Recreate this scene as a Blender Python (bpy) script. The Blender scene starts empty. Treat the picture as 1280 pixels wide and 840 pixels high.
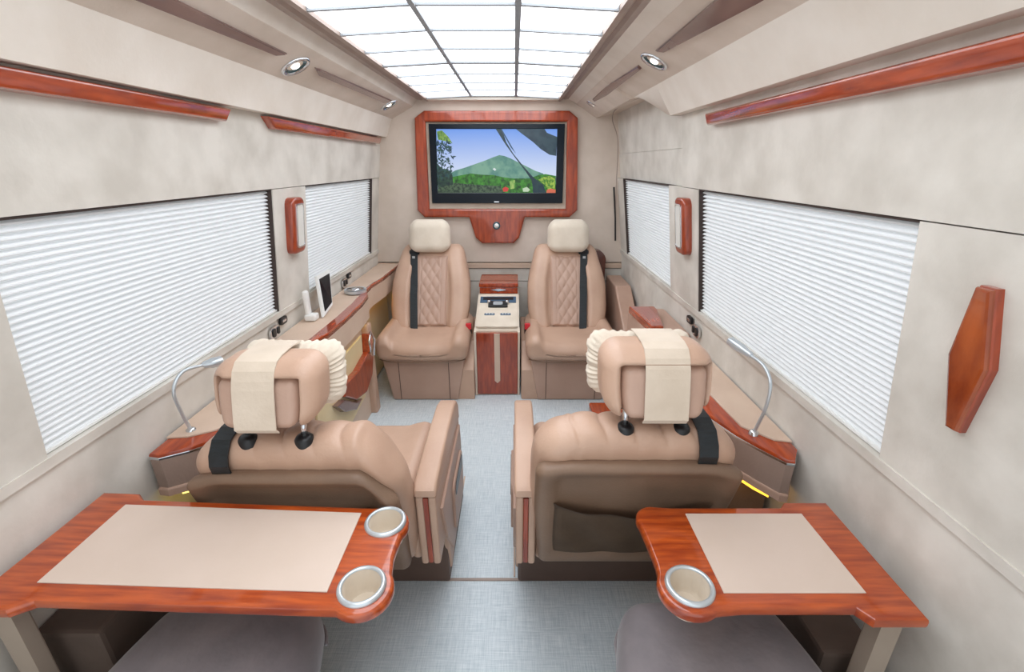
import bpy, bmesh, math, random
from mathutils import Vector, Matrix
R = random.Random(7)
C = bpy.context.scene.collection
sc = bpy.context.scene
PI = math.pi
# ------------------------------------------------------------------ camera, world, exposure
CZ = 1.37                       # camera height above the floor; world x to the right, y forward
cd = bpy.data.cameras.new('camera'); cam = bpy.data.objects.new('camera', cd); C.objects.link(cam)
cam.location = (0, 0, CZ); cam.rotation_euler = (math.radians(90 - 20.8), 0, 0)
cd.sensor_width = 36; cd.lens = 568 / 1280 * 36; cd.shift_x = -3 / 1280; cd.clip_start = .02
sc.camera = cam
w = bpy.data.worlds.new('world'); sc.world = w; w.use_nodes = True
w.node_tree.nodes['Background'].inputs[0].default_value = (.93, .97, 1, 1)
w.node_tree.nodes['Background'].inputs[1].default_value = 1.25
sc.view_settings.view_transform = 'Standard'; sc.view_settings.look = 'None'
sc.view_settings.gamma = 1; sc.view_settings.use_curve_mapping = False
sc.view_settings.exposure = .10
PANEL_E = 3.9

# ------------------------------------------------------------------ materials
def srgb(r, g, b):
    f = lambda c: (c / 255 / 12.92) if c / 255 < .04045 else ((c / 255 + .055) / 1.055) ** 2.4
    return (f(r), f(g), f(b), 1)
def mat(name, c1, c2=None, rough=.6, scale=6, bump=0, bscale=60, stretch=(1, 1, 1), metal=0, coat=0, detail=6, lo=.35, hi=.65, emit=0, spec=.5, sheen=0):
    m = bpy.data.materials.new(name); m.use_nodes = True
    nt = m.node_tree; N = nt.nodes; L = nt.links; b = N['Principled BSDF']
    b.inputs['Base Color'].default_value = c1; b.inputs['Roughness'].default_value = rough
    b.inputs['Metallic'].default_value = metal; b.inputs['Coat Weight'].default_value = coat
    b.inputs['Coat Roughness'].default_value = .05; b.inputs['Specular IOR Level'].default_value = spec
    b.inputs['Sheen Weight'].default_value = sheen
    tc = N.new('ShaderNodeTexCoord'); mp = N.new('ShaderNodeMapping'); mp.inputs['Scale'].default_value = stretch
    L.new(tc.outputs['Object'], mp.inputs[0])
    if c2:
        n = N.new('ShaderNodeTexNoise'); n.inputs['Scale'].default_value = scale; n.inputs['Detail'].default_value = detail
        L.new(mp.outputs[0], n.inputs['Vector'])
        r = N.new('ShaderNodeValToRGB'); r.color_ramp.elements[0].position = lo; r.color_ramp.elements[1].position = hi
        r.color_ramp.elements[0].color = c1; r.color_ramp.elements[1].color = c2
        L.new(n.outputs['Fac'], r.inputs[0]); L.new(r.outputs[0], b.inputs['Base Color'])
        if emit: L.new(r.outputs[0], b.inputs['Emission Color'])
    if emit:
        if not c2: b.inputs['Emission Color'].default_value = c1
        b.inputs['Emission Strength'].default_value = emit; b.inputs['Base Color'].default_value = (0, 0, 0, 1)
        for l in list(b.inputs['Base Color'].links): L.remove(l)
    if bump:
        n2 = N.new('ShaderNodeTexNoise'); n2.inputs['Scale'].default_value = bscale; n2.inputs['Detail'].default_value = 4
        bp = N.new('ShaderNodeBump'); bp.inputs['Strength'].default_value = bump; bp.inputs['Distance'].default_value = .002
        L.new(mp.outputs[0], n2.inputs['Vector']); L.new(n2.outputs['Fac'], bp.inputs['Height']); L.new(bp.outputs[0], b.inputs['Normal'])
    return m
M = {}
M['suede'] = mat('suede', srgb(200, 194, 184), srgb(222, 217, 208), .9, 7, .25, 90, detail=10, lo=.34, hi=.66, sheen=.1)
M['suede_warm'] = mat('suede_warm', srgb(208, 194, 180), srgb(222, 209, 197), .9, 6, .2, 90, detail=8, lo=.3, hi=.7)
M['wood'] = mat('red_wood', srgb(138, 46, 12), srgb(180, 72, 24), .25, 10, 0, 60, (6, 1, 6), coat=.9, detail=7)
M['wood_x'] = mat('red_wood_across', srgb(148, 52, 12), srgb(192, 84, 26), .28, 9, 0, 60, (1, 9, 4), coat=.9, detail=7)
M['wood_v'] = mat('red_wood_upright', srgb(134, 46, 18), srgb(170, 68, 30), .28, 9, 0, 60, (6, 6, 1), coat=.9, detail=7)
M['lens'] = mat('brown_lens', srgb(112, 84, 80), srgb(128, 98, 92), .2, 4, coat=.5)
M['leather'] = mat('tan_leather', srgb(189, 155, 133), srgb(200, 167, 145), .42, 5, .35, 160)
M['leather_pink'] = mat('rose_tan_leather', srgb(180, 148, 130), srgb(190, 158, 140), .42, 5, .35, 160)
M['leather_dark'] = mat('brown_leather', srgb(120, 96, 78), srgb(134, 108, 88), .5, 5, .35, 160)
M['leather_deep'] = mat('deep_brown_shaded_leather', srgb(88, 68, 58), srgb(100, 78, 67), .55, 5, .3, 160)
M['cream'] = mat('cream_suede', srgb(214, 201, 183), srgb(225, 213, 196), .9, 10, .3, 120, sheen=.2)
M['band'] = mat('sand_suede', srgb(205, 189, 170), srgb(217, 202, 184), .9, 10, .3, 120, sheen=.2)
M['ledge'] = mat('ledge_leather', srgb(205, 180, 160), srgb(214, 190, 170), .5, 6, .3, 140)
M['inset'] = mat('table_leather', srgb(212, 193, 178), srgb(216, 197, 183), .5, 8, .1, 300)
M['headliner'] = mat('headliner', srgb(224, 214, 202), srgb(234, 226, 216), .95, 6, .2, 90)
M['trim'] = mat('brown_trim', srgb(156, 138, 128), srgb(170, 152, 141), .5, 8)
M['bar'] = mat('grey_bar', srgb(160, 165, 170), None, .6)
M['black'] = mat('black_plastic', srgb(22, 24, 27), None, .35)
M['belt'] = mat('belt_webbing', srgb(16, 22, 26), srgb(26, 36, 42), .32, 30, .3, 300, (1, 8, 1))
M['recess_shade'] = mat('dark_recess_shade', srgb(62, 50, 46), None, .7)  # dark colour standing in for shade in window reveals and bulkhead seams
M['chrome'] = mat('chrome', srgb(215, 218, 222), None, .12, metal=1)
M['satin'] = mat('satin_metal', srgb(203, 211, 216), None, .3, metal=.6)
M['white'] = mat('white_plastic', srgb(235, 235, 232), None, .35)
M['red'] = mat('red_plastic', srgb(214, 50, 60), None, .35)
M['bluebar'] = mat('blue_grey_plastic', srgb(62, 92, 118), None, .3)
M['velvet'] = mat('grey_brown_velvet', srgb(118, 112, 116), srgb(142, 134, 136), .85, 7, .5, 60, sheen=.3)
M['carpet'] = mat('brown_side_trim', srgb(86, 72, 64), srgb(98, 82, 72), .85, 9, .3, 100)
M['pocket'] = mat('olive_brown_fabric', srgb(112, 92, 74), srgb(126, 104, 85), .7, 9, .4, 120)
M['screen'] = mat('screen_black', srgb(10, 20, 30), None, .2, spec=.25)
M['bracket'] = mat('taupe_bracket', srgb(160, 145, 130), srgb(172, 157, 142), .8)
M['diamondface'] = mat('amber_wood', srgb(124, 46, 16), srgb(176, 84, 34), .25, 7, 0, 60, (3, 3, 1), coat=.9)
M['amber'] = mat('amber_led', srgb(255, 190, 60), None, emit=2.2)
M['yellow'] = mat('yellow_led', srgb(255, 226, 110), None, emit=2.5)
M['spot_glow'] = mat('spot_glow', srgb(255, 250, 240), None, emit=2.5)
M['sconce_glow'] = mat('frosted_diffuser', srgb(225, 224, 218), None, .35)
M['glassdark'] = mat('dark_glass', srgb(60, 92, 100), None, .1, metal=.3)
# ceiling light panels (lamps)
m = mat('panel_light', srgb(244, 249, 255), None, emit=PANEL_E); M['panel'] = m
# pleated translucent blind
m = bpy.data.materials.new('pleated_blind'); m.use_nodes = True; nt = m.node_tree; b = nt.nodes['Principled BSDF']
nt.nodes.remove(b); d = nt.nodes.new('ShaderNodeBsdfDiffuse'); t = nt.nodes.new('ShaderNodeBsdfTranslucent'); x = nt.nodes.new('ShaderNodeMixShader')
d.inputs[0].default_value = srgb(238, 239, 240); t.inputs[0].default_value = srgb(240, 242, 243); x.inputs[0].default_value = .26
nt.links.new(d.outputs[0], x.inputs[1]); nt.links.new(t.outputs[0], x.inputs[2]); nt.links.new(x.outputs[0], nt.nodes['Material Output'].inputs[0]); M['blind'] = m
# woven vinyl floor
def floor_mat():
    m = bpy.data.materials.new('woven_vinyl'); m.use_nodes = True; nt = m.node_tree; N = nt.nodes; L = nt.links; b = N['Principled BSDF']
    tc = N.new('ShaderNodeTexCoord'); fs = []
    for st in ((6, 160, 1), (160, 6, 1)):
        mp = N.new('ShaderNodeMapping'); mp.inputs['Scale'].default_value = st; L.new(tc.outputs['Object'], mp.inputs[0])
        n = N.new('ShaderNodeTexNoise'); n.inputs['Scale'].default_value = 2; n.inputs['Detail'].default_value = 5; n.inputs['Roughness'].default_value = .7
        L.new(mp.outputs[0], n.inputs['Vector']); fs.append(n.outputs['Fac'])
    a = N.new('ShaderNodeMath'); a.operation = 'ADD'; L.new(fs[0], a.inputs[0]); L.new(fs[1], a.inputs[1])
    r = N.new('ShaderNodeValToRGB'); r.color_ramp.elements[0].position = .0; r.color_ramp.elements[1].position = 1
    mr = N.new('ShaderNodeMapRange'); mr.inputs['From Min'].default_value = .72; mr.inputs['From Max'].default_value = 1.28
    L.new(a.outputs[0], mr.inputs['Value']); L.new(mr.outputs[0], r.inputs[0])
    r.color_ramp.elements[0].color = srgb(182, 198, 206); r.color_ramp.elements[1].color = srgb(238, 246, 250)
    L.new(r.outputs[0], b.inputs['Base Color']); b.inputs['Roughness'].default_value = .36
    bp = N.new('ShaderNodeBump'); bp.inputs['Strength'].default_value = .25; bp.inputs['Distance'].default_value = .001
    L.new(a.outputs[0], bp.inputs['Height']); L.new(bp.outputs[0], b.inputs['Normal'])
    return m
M['floor'] = floor_mat()

# ------------------------------------------------------------------ helpers
def Zh(H): return CZ - H
def XL(H): return -(.908 + .1215 * H) if H < .6 else -(.981 + .06 * (H - .6))
def XR(H): return .684 + .14 * H if H < .6 else .768 + .06 * (H - .6)
def WL(D, H, o=0): return Vector((XL(H) + o, D, Zh(H)))
def WR(D, H, o=0): return Vector((XR(H) - o, D, Zh(H)))
_s, _c = math.sin(math.radians(20.8)), math.cos(math.radians(20.8))
def at(px, py, H=None, D=None, X=None):
    dx, yc = px - 643, py - 420
    hd = 568 * _s + yc * _c; dd = 568 * _c - yc * _s
    k = H / hd if H is not None else (D / dd if D is not None else X / dx)
    return Vector((dx * k, dd * k, CZ - hd * k))

def empty(name, loc, label, cat, group=None, rz=0):
    o = bpy.data.objects.new(name, None); C.objects.link(o); o.location = loc; o.rotation_euler = (0, 0, rz); o.empty_display_size = .05
    o['label'] = label; o['category'] = cat
    if group: o['group'] = group
    return o
def wloc(o):
    v = Vector(o.location)
    while o.parent: o = o.parent; v += Vector(o.location)
    return v
def obj(name, bm, m, parent=None, smooth=False, label=None, cat=None, group=None, kind=None, angle=None):
    """bm is in world coordinates (parent unrotated); stored relative to the parent; own origin kept at parent's unless top-level"""
    me = bpy.data.meshes.new(name)
    bmesh.ops.recalc_face_normals(bm, faces=bm.faces)
    off = Vector((0, 0, 0))
    if parent is not None: off = wloc(parent)
    elif kind != 'structure' and cat:
        vs = [v.co for v in bm.verts]; off = Vector((sum(v.x for v in vs) / len(vs), sum(v.y for v in vs) / len(vs), min(v.z for v in vs)))
    for v in bm.verts: v.co -= off
    if smooth:
        for f in bm.faces: f.smooth = True
    bm.to_mesh(me); bm.free(); me.materials.append(M[m] if isinstance(m, str) else m)
    if smooth and angle: 
        try: me.set_sharp_from_angle(angle=math.radians(angle))
        except Exception: pass
    o = bpy.data.objects.new(name, me); C.objects.link(o)
    if parent is not None: o.parent = parent
    else: o.location = off
    if label: o['label'] = label
    if cat: o['category'] = cat
    if group: o['group'] = group
    if kind: o['kind'] = kind
    return o
def recenter(o):
    """put a part's origin at its own centre"""
    me = o.data; c = sum((v.co for v in me.vertices), Vector()) / len(me.vertices)
    for v in me.vertices: v.co -= c
    o.location += c
def ticks(h, r, k, m):
    a = [-h + r - r * math.tan(math.radians(45) * (1 - i / k)) for i in range(k)] if r > 0 else []
    w_ = h - r; mid = [-w_ + 2 * w_ * i / m for i in range(m + 1)]
    return a + mid + [-x for x in reversed(a)]
def rbox(size, r=.03, c=(0, 0, 0), k=4, m=(4, 4, 4), f=None):
    """rounded box, dense enough to be shaped by f(v) (local coords before moving to c)"""
    h = [s / 2 for s in size]; r = min(r, min(h) * .999)
    T = [ticks(h[i], r, k, m[i]) for i in range(3)]
    bm = bmesh.new(); V = {}
    def vert(i, j, l):
        key = (i, j, l)
        if key not in V:
            p = Vector((T[0][i], T[1][j], T[2][l]))
            q = Vector([max(-h[a] + r, min(h[a] - r, p[a])) for a in range(3)]); d = p - q
            p = q + d.normalized() * r if d.length > 1e-9 else p
            if f: p = f(p)
            V[key] = bm.verts.new(p + Vector(c))
        return V[key]
    n = [len(t) - 1 for t in T]
    for ax in range(3):
        u, v = [a for a in range(3) if a != ax]
        for side in (0, n[ax]):
            for i in range(n[u]):
                for j in range(n[v]):
                    q = []
                    for (a, b_) in ((i, j), (i + 1, j), (i + 1, j + 1), (i, j + 1)):
                        idx = [0, 0, 0]; idx[ax] = side; idx[u] = a; idx[v] = b_; q.append(vert(*idx))
                    bm.faces.new(q)
    return bm
def box(x0, x1, y0, y1, z0, z1, bev=0, bm=None):
    new = bmesh.new(); vs = [new.verts.new((x, y, z)) for x in (x0, x1) for y in (y0, y1) for z in (z0, z1)]
    for f in ((0, 1, 3, 2), (4, 6, 7, 5), (0, 4, 5, 1), (2, 3, 7, 6), (0, 2, 6, 4), (1, 5, 7, 3)): new.faces.new([vs[i] for i in f])
    bmesh.ops.recalc_face_normals(new, faces=new.faces)
    if bev: bmesh.ops.bevel(new, geom=list(new.edges), offset=bev, segments=2, affect='EDGES', profile=.6)
    return merge(bm, new)
def merge(a, b_):
    if a is None: return b_
    me = bpy.data.meshes.new('tmp'); b_.to_mesh(me); b_.free(); a.from_mesh(me); bpy.data.meshes.remove(me); return a
def slab(poly, fn, o0, o1, bev=0, seg=2, both=False):
    """polygon poly (u, v) mapped by fn(u, v, o) and extruded from o0 to o1; the o1 edge (or both) rounded"""
    bm = bmesh.new(); A = [bm.verts.new(fn(u, v, o0)) for u, v in poly]; B = [bm.verts.new(fn(u, v, o1)) for u, v in poly]
    n = len(poly); fa = bm.faces.new(list(reversed(A))); fb = bm.faces.new(B)
    for i in range(n): bm.faces.new([A[i], A[(i + 1) % n], B[(i + 1) % n], B[i]])
    bmesh.ops.recalc_face_normals(bm, faces=bm.faces)
    if bev:
        es = set(fb.edges) | (set(fa.edges) if both else set())
        bmesh.ops.bevel(bm, geom=list(es), offset=bev, segments=seg, affect='EDGES', profile=.5)
    return bm
def ring_slab(outer, inner, fn, o0, o1, bev=0):
    """frame: outer/inner polygons with the same number of points"""
    bm = bmesh.new(); n = len(outer)
    L_ = [[bm.verts.new(fn(u, v, o)) for u, v in p] for p, o in ((outer, o0), (outer, o1), (inner, o1), (inner, o0))]
    top = []
    for i in range(n):
        j = (i + 1) % n
        for a in range(4):
            b_ = (a + 1) % 4; bm.faces.new([L_[a][i], L_[a][j], L_[b_][j], L_[b_][i]])
    bmesh.ops.recalc_face_normals(bm, faces=bm.faces)
    if bev:
        s1 = set(L_[1]); s2 = set(L_[2])
        es = [e for e in bm.edges if (e.verts[0] in s1 and e.verts[1] in s1) or (e.verts[0] in s2 and e.verts[1] in s2)]
        bmesh.ops.bevel(bm, geom=es, offset=bev, segments=2, affect='EDGES', profile=.5)
    return bm
def rrect(u0, u1, v0, v1, r, n=5):
    P = []
    for (cx, cy, a0) in ((u1 - r, v1 - r, 0), (u0 + r, v1 - r, 90), (u0 + r, v0 + r, 180), (u1 - r, v0 + r, 270)):
        for i in range(n + 1):
            a = math.radians(a0 + 90 * i / n); P.append((cx + r * math.cos(a), cy + r * math.sin(a)))
    return P
def tube(pts, r, seg=10, cap=True, bm=None):
    new = bmesh.new(); pts = [Vector(p) for p in pts]; rings = []
    rr = r if isinstance(r, (list, tuple)) else [r] * len(pts)
    up = None
    for i, p in enumerate(pts):
        t = (pts[min(i + 1, len(pts) - 1)] - pts[max(i - 1, 0)]).normalized()
        if up is None: up = t.orthogonal().normalized()
        up = (up - t * up.dot(t)).normalized(); s = t.cross(up)
        rings.append([new.verts.new(p + (up * math.cos(2 * PI * k / seg) + s * math.sin(2 * PI * k / seg)) * rr[i]) for k in range(seg)])
    for a, b_ in zip(rings, rings[1:]):
        for k in range(seg): new.faces.new([a[k], a[(k + 1) % seg], b_[(k + 1) % seg], b_[k]])
    if cap: new.faces.new(rings[0][::-1]); new.faces.new(rings[-1])
    return merge(bm, new)
def lathe(prof, base, axis=(0, 0, 1), seg=28):
    """prof: (radius, height) along axis from base"""
    bm = bmesh.new(); q = Vector((0, 0, 1)).rotation_difference(Vector(axis).normalized()); rings = []
    for r_, h_ in prof:
        if r_ < 1e-6: rings.append([bm.verts.new(Vector(base) + q @ Vector((0, 0, h_)))])
        else: rings.append([bm.verts.new(Vector(base) + q @ Vector((r_ * math.cos(2 * PI * k / seg), r_ * math.sin(2 * PI * k / seg), h_))) for k in range(seg)])
    for a, b_ in zip(rings, rings[1:]):
        for k in range(seg):
            j = (k + 1) % seg
            if len(a) == 1 and len(b_) == 1: continue
            if len(a) == 1: bm.faces.new([a[0], b_[j], b_[k]])
            elif len(b_) == 1: bm.faces.new([a[k], a[j], b_[0]])
            else: bm.faces.new([a[k], a[j], b_[j], b_[k]])
    return bm
def strip(path, width_vec, th, normal_up=None):
    """flat band following path (list of (point, normal)), width along width_vec, thickness th"""
    bm = bmesh.new(); w_ = Vector(width_vec) / 2; rows = []
    for p, n in path:
        p = Vector(p); n = Vector(n).normalized()
        rows.append([bm.verts.new(p - w_), bm.verts.new(p + w_), bm.verts.new(p + w_ + n * th), bm.verts.new(p - w_ + n * th)])
    for a, b_ in zip(rows, rows[1:]):
        for k in range(4): bm.faces.new([a[k], a[(k + 1) % 4], b_[(k + 1) % 4], b_[k]])
    bm.faces.new(rows[0][::-1]); bm.faces.new(rows[-1]); return bm
def sm(x): x = max(0, min(1, x)); return x * x * (3 - 2 * x)
def dup(root, loc):
    r = root.copy(); C.objects.link(r); r.location = loc
    for ch in list(root.children):
        c = ch.copy(); C.objects.link(c); c.parent = r
        for g in ch.children:
            d = g.copy(); C.objects.link(d); d.parent = c
    return r
YB = 3.28      # bulkhead
Y0 = -.45      # open rear doors behind the photographer
SEAM = 1.19

# ------------------------------------------------------------------ setting: floor
fl = obj('floor', box(-1.08, .86, Y0, SEAM - .004, -.03, 0), 'floor', kind='structure')
f2 = obj('panel', box(-1.08, .86, SEAM + .004, YB + .3, -.03, .002), 'floor', fl)
obj('joint_strip', box(-.26, .03, SEAM - .005, SEAM + .005, -.02, .004, .001), 'trim', fl)
for x in (-.232, .0): obj('side_strip', box(x - .003, x + .003, SEAM + .01, 1.75, 0, .006), 'ledge', fl)

# walls: (D range, H range) panels with grooves between them
def wall(name, W, side, panels, doors=()):
    root = None
    for (d0, d1, h0, h1, m_, o) in panels:
        poly = [(d0, h0), (d1, h0), (d1, h1), (d0, h1)]
        if h0 < .6 < h1: poly = [(d0, h0), (d1, h0), (d1, .6), (d1, h1), (d0, h1), (d0, .6)]
        bm = bmesh.new()
        hs = [h0, .6, h1] if h0 < .6 < h1 else [h0, h1]
        for a, b_ in zip(hs, hs[1:]):
            bm = merge(bm, slab([(d0, a), (d1, a), (d1, b_), (d0, b_)], W, -.05, o, 0))
        bmesh.ops.remove_doubles(bm, verts=bm.verts, dist=1e-5)
        if root is None: root = obj(name, bm, m_, kind='structure')
        else: obj('panel', bm, m_, root)
    return root
g = .0015
WT, WB = .0915, .577                # window top and bottom (H)
def wallset(name, W, s, h_top, d_small0, d_small1):
    P = [(Y0, YB if s < 0 else 1.98, -.40, WT - .001, 'suede', 0),
         (Y0, .80, WT + g, WB, 'suede', 0), (Y0, YB, WB + .025, 1.40, 'suede', -.006), (Y0, YB, WB, WB + .025, 'suede', .004),
         (1.81, d_small0, WT + g, WB, 'suede', 0), (d_small1, YB, WT + g, WB, 'suede', -.004)]
    if s > 0: P += [(2.0, YB, -.42, -.06, 'suede', -.03), (2.0, YB, -.06 + g, WT - .001, 'suede', -.026)]
    return wall(name, W, s, P)
wl = wallset('wall_left', WL, -1, 0, 2.10, 3.12)
wr = wallset('wall_right', WR, 1, 0, 2.16, 3.10)
# windows: dark strips painting the reveal shade at top and far edge + blind
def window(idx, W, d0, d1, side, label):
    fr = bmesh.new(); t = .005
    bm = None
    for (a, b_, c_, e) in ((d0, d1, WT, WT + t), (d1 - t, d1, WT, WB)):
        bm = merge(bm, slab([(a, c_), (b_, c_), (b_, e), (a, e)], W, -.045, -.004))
    obj('window_%d' % idx, bm, 'recess_shade', kind='structure')
    root = empty('pleated_blind', W(d0, WB - .003, -.03), label, 'blind')
    n = 34; a, b_ = WT + t, WB - .003; p = (b_ - a) / n
    def slat_bm():
        pts = ((a, -.033), (a + p * .22, -.0225), (a + p * .46, -.0175), (a + p * .66, -.0175), (a + p * .82, -.0245), (a + p, -.034))
        bm = bmesh.new(); rows = [[bm.verts.new(W(dd, h_, o)) for h_, o in pts] for dd in (d0 + t, d1 - t)]
        for i in range(len(pts) - 1): bm.faces.new([rows[0][i], rows[0][i + 1], rows[1][i + 1], rows[1][i]])
        return bm
    first = obj('slat', slat_bm(), 'blind', root, smooth=True)
    step = W(d0, a + p, 0) - W(d0, a, 0)
    for i in range(1, n):
        o = first.copy(); C.objects.link(o); o.parent = root; o.location = first.location + step * i
    obj('bottom_rail', slab([(d0 + t, b_ - .006), (d1 - t, b_ - .006), (d1 - t, b_), (d0 + t, b_)], W, -.026, -.010), 'white', root)
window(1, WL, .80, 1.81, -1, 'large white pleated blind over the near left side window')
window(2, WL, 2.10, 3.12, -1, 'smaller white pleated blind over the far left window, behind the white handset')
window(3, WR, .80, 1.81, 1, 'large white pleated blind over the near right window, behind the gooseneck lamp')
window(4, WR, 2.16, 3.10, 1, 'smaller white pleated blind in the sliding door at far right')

# bulkhead
def WF(x, z, o=0): return Vector((x, YB - o, z))
bh = obj('wall_front', slab([(-1.1, .70), (.86, .70), (.86, 1.95), (-1.1, 1.95)], WF, -.04, 0), 'suede_warm', kind='structure')
obj('panel', slab([(-1.1, .655), (.86, .655), (.86, .692), (-1.1, .692)], WF, -.04, .004, .002), 'ledge', bh)
obj('panel', slab([(-1.1, .56), (.86, .56), (.86, .65), (-1.1, .65)], WF, -.04, -.006), 'suede', bh)
obj('panel', slab([(-1.1, 0), (.86, 0), (.86, .553), (-1.1, .553)], WF, -.04, 0), 'suede', bh)
obj('seam_shadow_strip', slab([(-1.1, .5), (.86, .5), (.86, .71), (-1.1, .71)], WF, -.045, -.03), 'recess_shade', bh)

# ------------------------------------------------------------------ cove (side bulkheads along the roof), each as an extruded profile
def sweep(prof, y0, y1, bm=None):
    """open profile [(x,z)] extruded along y, given as a thick strip"""
    new = bmesh.new(); a = [new.verts.new((x, y0, z)) for x, z in prof]; b_ = [new.verts.new((x, y1, z)) for x, z in prof]
    for i in range(len(prof) - 1): new.faces.new([a[i], a[i + 1], b_[i + 1], b_[i]])
    return merge(bm, new)
def closed_sweep(prof, y0, y1):
    bm = bmesh.new(); a = [bm.verts.new((x, y0, z)) for x, z in prof]; b_ = [bm.verts.new((x, y1, z)) for x, z in prof]; n = len(prof)
    for i in range(n): bm.faces.new([a[i], a[(i + 1) % n], b_[(i + 1) % n], b_[i]])
    bm.faces.new(a[::-1]); bm.faces.new(b_); return bm
# left: lip (-.835,-.160) -> face top (-.80,-.272) -> soffit inner (-.657,-.345) -> strip top (-.631,-.385)
L_lip, L_ft, L_si, L_st = (-.845, Zh(-.162)), (-.80, Zh(-.272)), (-.657, Zh(-.345)), (-.631, Zh(-.386))
R_lip, R_ft, R_si, R_st = (.62, Zh(-.178)), (.551, Zh(-.285)), (.40, Zh(-.36)), (.348, Zh(-.388))
cl = obj('ceiling', box(-1.1, .88, Y0, YB + .1, 1.83, 1.86), 'headliner', kind='structure')
lf = obj('trim_1', closed_sweep([(-.97, L_lip[1] + .004), L_lip, L_ft, (-.97, L_ft[1])], Y0, YB), 'headliner', kind='structure')
obj('soffit', closed_sweep([(-.97, L_ft[1] + .001), L_ft, L_si, (L_si[0], 1.825), (-.97, 1.825)], Y0, YB), 'suede_warm', lf)
obj('upper_strip', closed_sweep([(L_si[0] - .001, L_si[1]), L_st, (L_st[0], 1.825), (L_si[0] - .001, 1.825)], Y0, YB - .001), 'headliner', lf)
RC = 2.0
rf = obj('trim_2', closed_sweep([(.80, R_lip[1] + .004), R_lip, R_ft, (.80, R_ft[1])], Y0, RC), 'headliner', kind='structure')
# curved front end of the right face, sweeping up over the sliding door
bm = bmesh.new(); n = 10; A = []; B = []; K = []
for i in range(n + 1):
    t = i / n; y = RC + .36 * (1 - math.cos(t * PI / 2)) ** .75 if i else RC
    q = sm(t)
    A.append(bm.verts.new((R_lip[0] + (R_ft[0] - R_lip[0]) * q, y, R_lip[1] + (R_ft[1] - R_lip[1]) * q - .0005)))
    B.append(bm.verts.new((R_ft[0], y, R_ft[1])))
    K.append(bm.verts.new((.80, y, R_lip[1] + (R_ft[1] - R_lip[1]) * q)))
for i in range(n):
    bm.faces.new([A[i], A[i + 1], B[i + 1], B[i]]); bm.faces.new([A[i], K[i], K[i + 1], A[i + 1]])
obj('curved_end', bm, 'headliner', rf, smooth=True)
obj('soffit', closed_sweep([(.80, R_ft[1] + .001), R_ft, R_si, (R_si[0], 1.825), (.80, 1.825)], Y0, 2.36), 'suede_warm', rf)
obj('soffit', closed_sweep([(.80, R_ft[1] + .03), (.62, R_ft[1] + .012), (.535, R_ft[1] - .008), R_si, (R_si[0], 1.825), (.80, 1.825)], 2.36, YB), 'suede_warm', rf)
obj('upper_strip', closed_sweep([(R_si[0] + .001, R_si[1]), R_st, (R_st[0], 1.825), (R_si[0] + .001, 1.825)], Y0, YB - .001), 'headliner', rf)
# brown trim round the light panels
def PZ(x):      # slightly arched panel surface
    c = -.135; return Zh(-.392) - .014 * max(0, abs(x - c) - .14) / .28
tr = obj('trim_3', closed_sweep([L_st, (-.60, L_st[1] - .006), (-.585, L_st[1] + .002), (-.565, PZ(-.55) - .006), (-.552, PZ(-.55) - .002), (-.552, 1.80), (L_st[0], 1.80)], Y0, YB), 'trim', kind='structure')
tr2 = obj('trim_4', closed_sweep([R_st, (.325, R_st[1] - .004), (.312, R_st[1] + .003), (.293, PZ(.28) - .006), (.279, PZ(.28) - .002), (.279, 1.80), (R_st[0], 1.80)], Y0, YB), 'trim', kind='structure')
obj('trim_5', box(-.552, .279, 3.20, YB, 1.745, 1.80), 'headliner', kind='structure')
# light panels
lp = empty('ceiling_light_grid', (-.135, 1.5, 1.76), 'bright white ceiling light made of square panels in three columns with grey bars', 'light')
cols = [(-.549, -.272), (-.268, .008), (.012, .276)]
rows = [3.19 - .25 * i for i in range(14)]
for r0, r1 in zip(rows[1:], rows):
    for (x0, x1) in cols:
        bm = bmesh.new(); y0, y1 = r0 + .005, r1 - .005; n = 6; xs = [x0 + .004 + (x1 - x0 - .008) * i / n for i in range(n + 1)]
        lo = [[bm.verts.new((x, y, PZ(x) + .006)) for y in (y0, y1)] for x in xs]; hi = [[bm.verts.new((x, y, PZ(x) + .016)) for y in (y0, y1)] for x in xs]
        for i in range(n):
            bm.faces.new([lo[i][0], lo[i + 1][0], lo[i + 1][1], lo[i][1]]); bm.faces.new([hi[i][0], hi[i][1], hi[i + 1][1], hi[i + 1][0]])
            for q in (0, 1): bm.faces.new([lo[i][q], hi[i][q], hi[i + 1][q], lo[i + 1][q]])
        bm.faces.new([lo[0][0], lo[0][1], hi[0][1], hi[0][0]]); bm.faces.new([lo[-1][0], hi[-1][0], hi[-1][1], lo[-1][1]])
        obj('light_panel', bm, 'panel', lp)
for i, r in enumerate(rows):
    wd = .014 if i == 4 else (.0065 if i else .01)
    xs = [-.551 + .829 * j / 12 for j in range(13)]
    bm = bmesh.new(); V = [[bm.verts.new((x, y, PZ(x) + z)) for (y, z) in ((r - wd, 0), (r + wd, 0), (r + wd, .02), (r - wd, .02))] for x in xs]
    for a, b_ in zip(V, V[1:]):
        for q in range(4): bm.faces.new([a[q], b_[q], b_[(q + 1) % 4], a[(q + 1) % 4]])
    bm.faces.new(V[0]); bm.faces.new(V[-1][::-1])
    obj('cross_bar', bm, 'bar', lp)
for x, wd in ((-.27, .0075), (.01, .0085)):
    obj('long_bar', box(x - wd, x + wd, rows[-1], 3.19, PZ(x) - .003, PZ(x) + .015), 'bar', lp)

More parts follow.
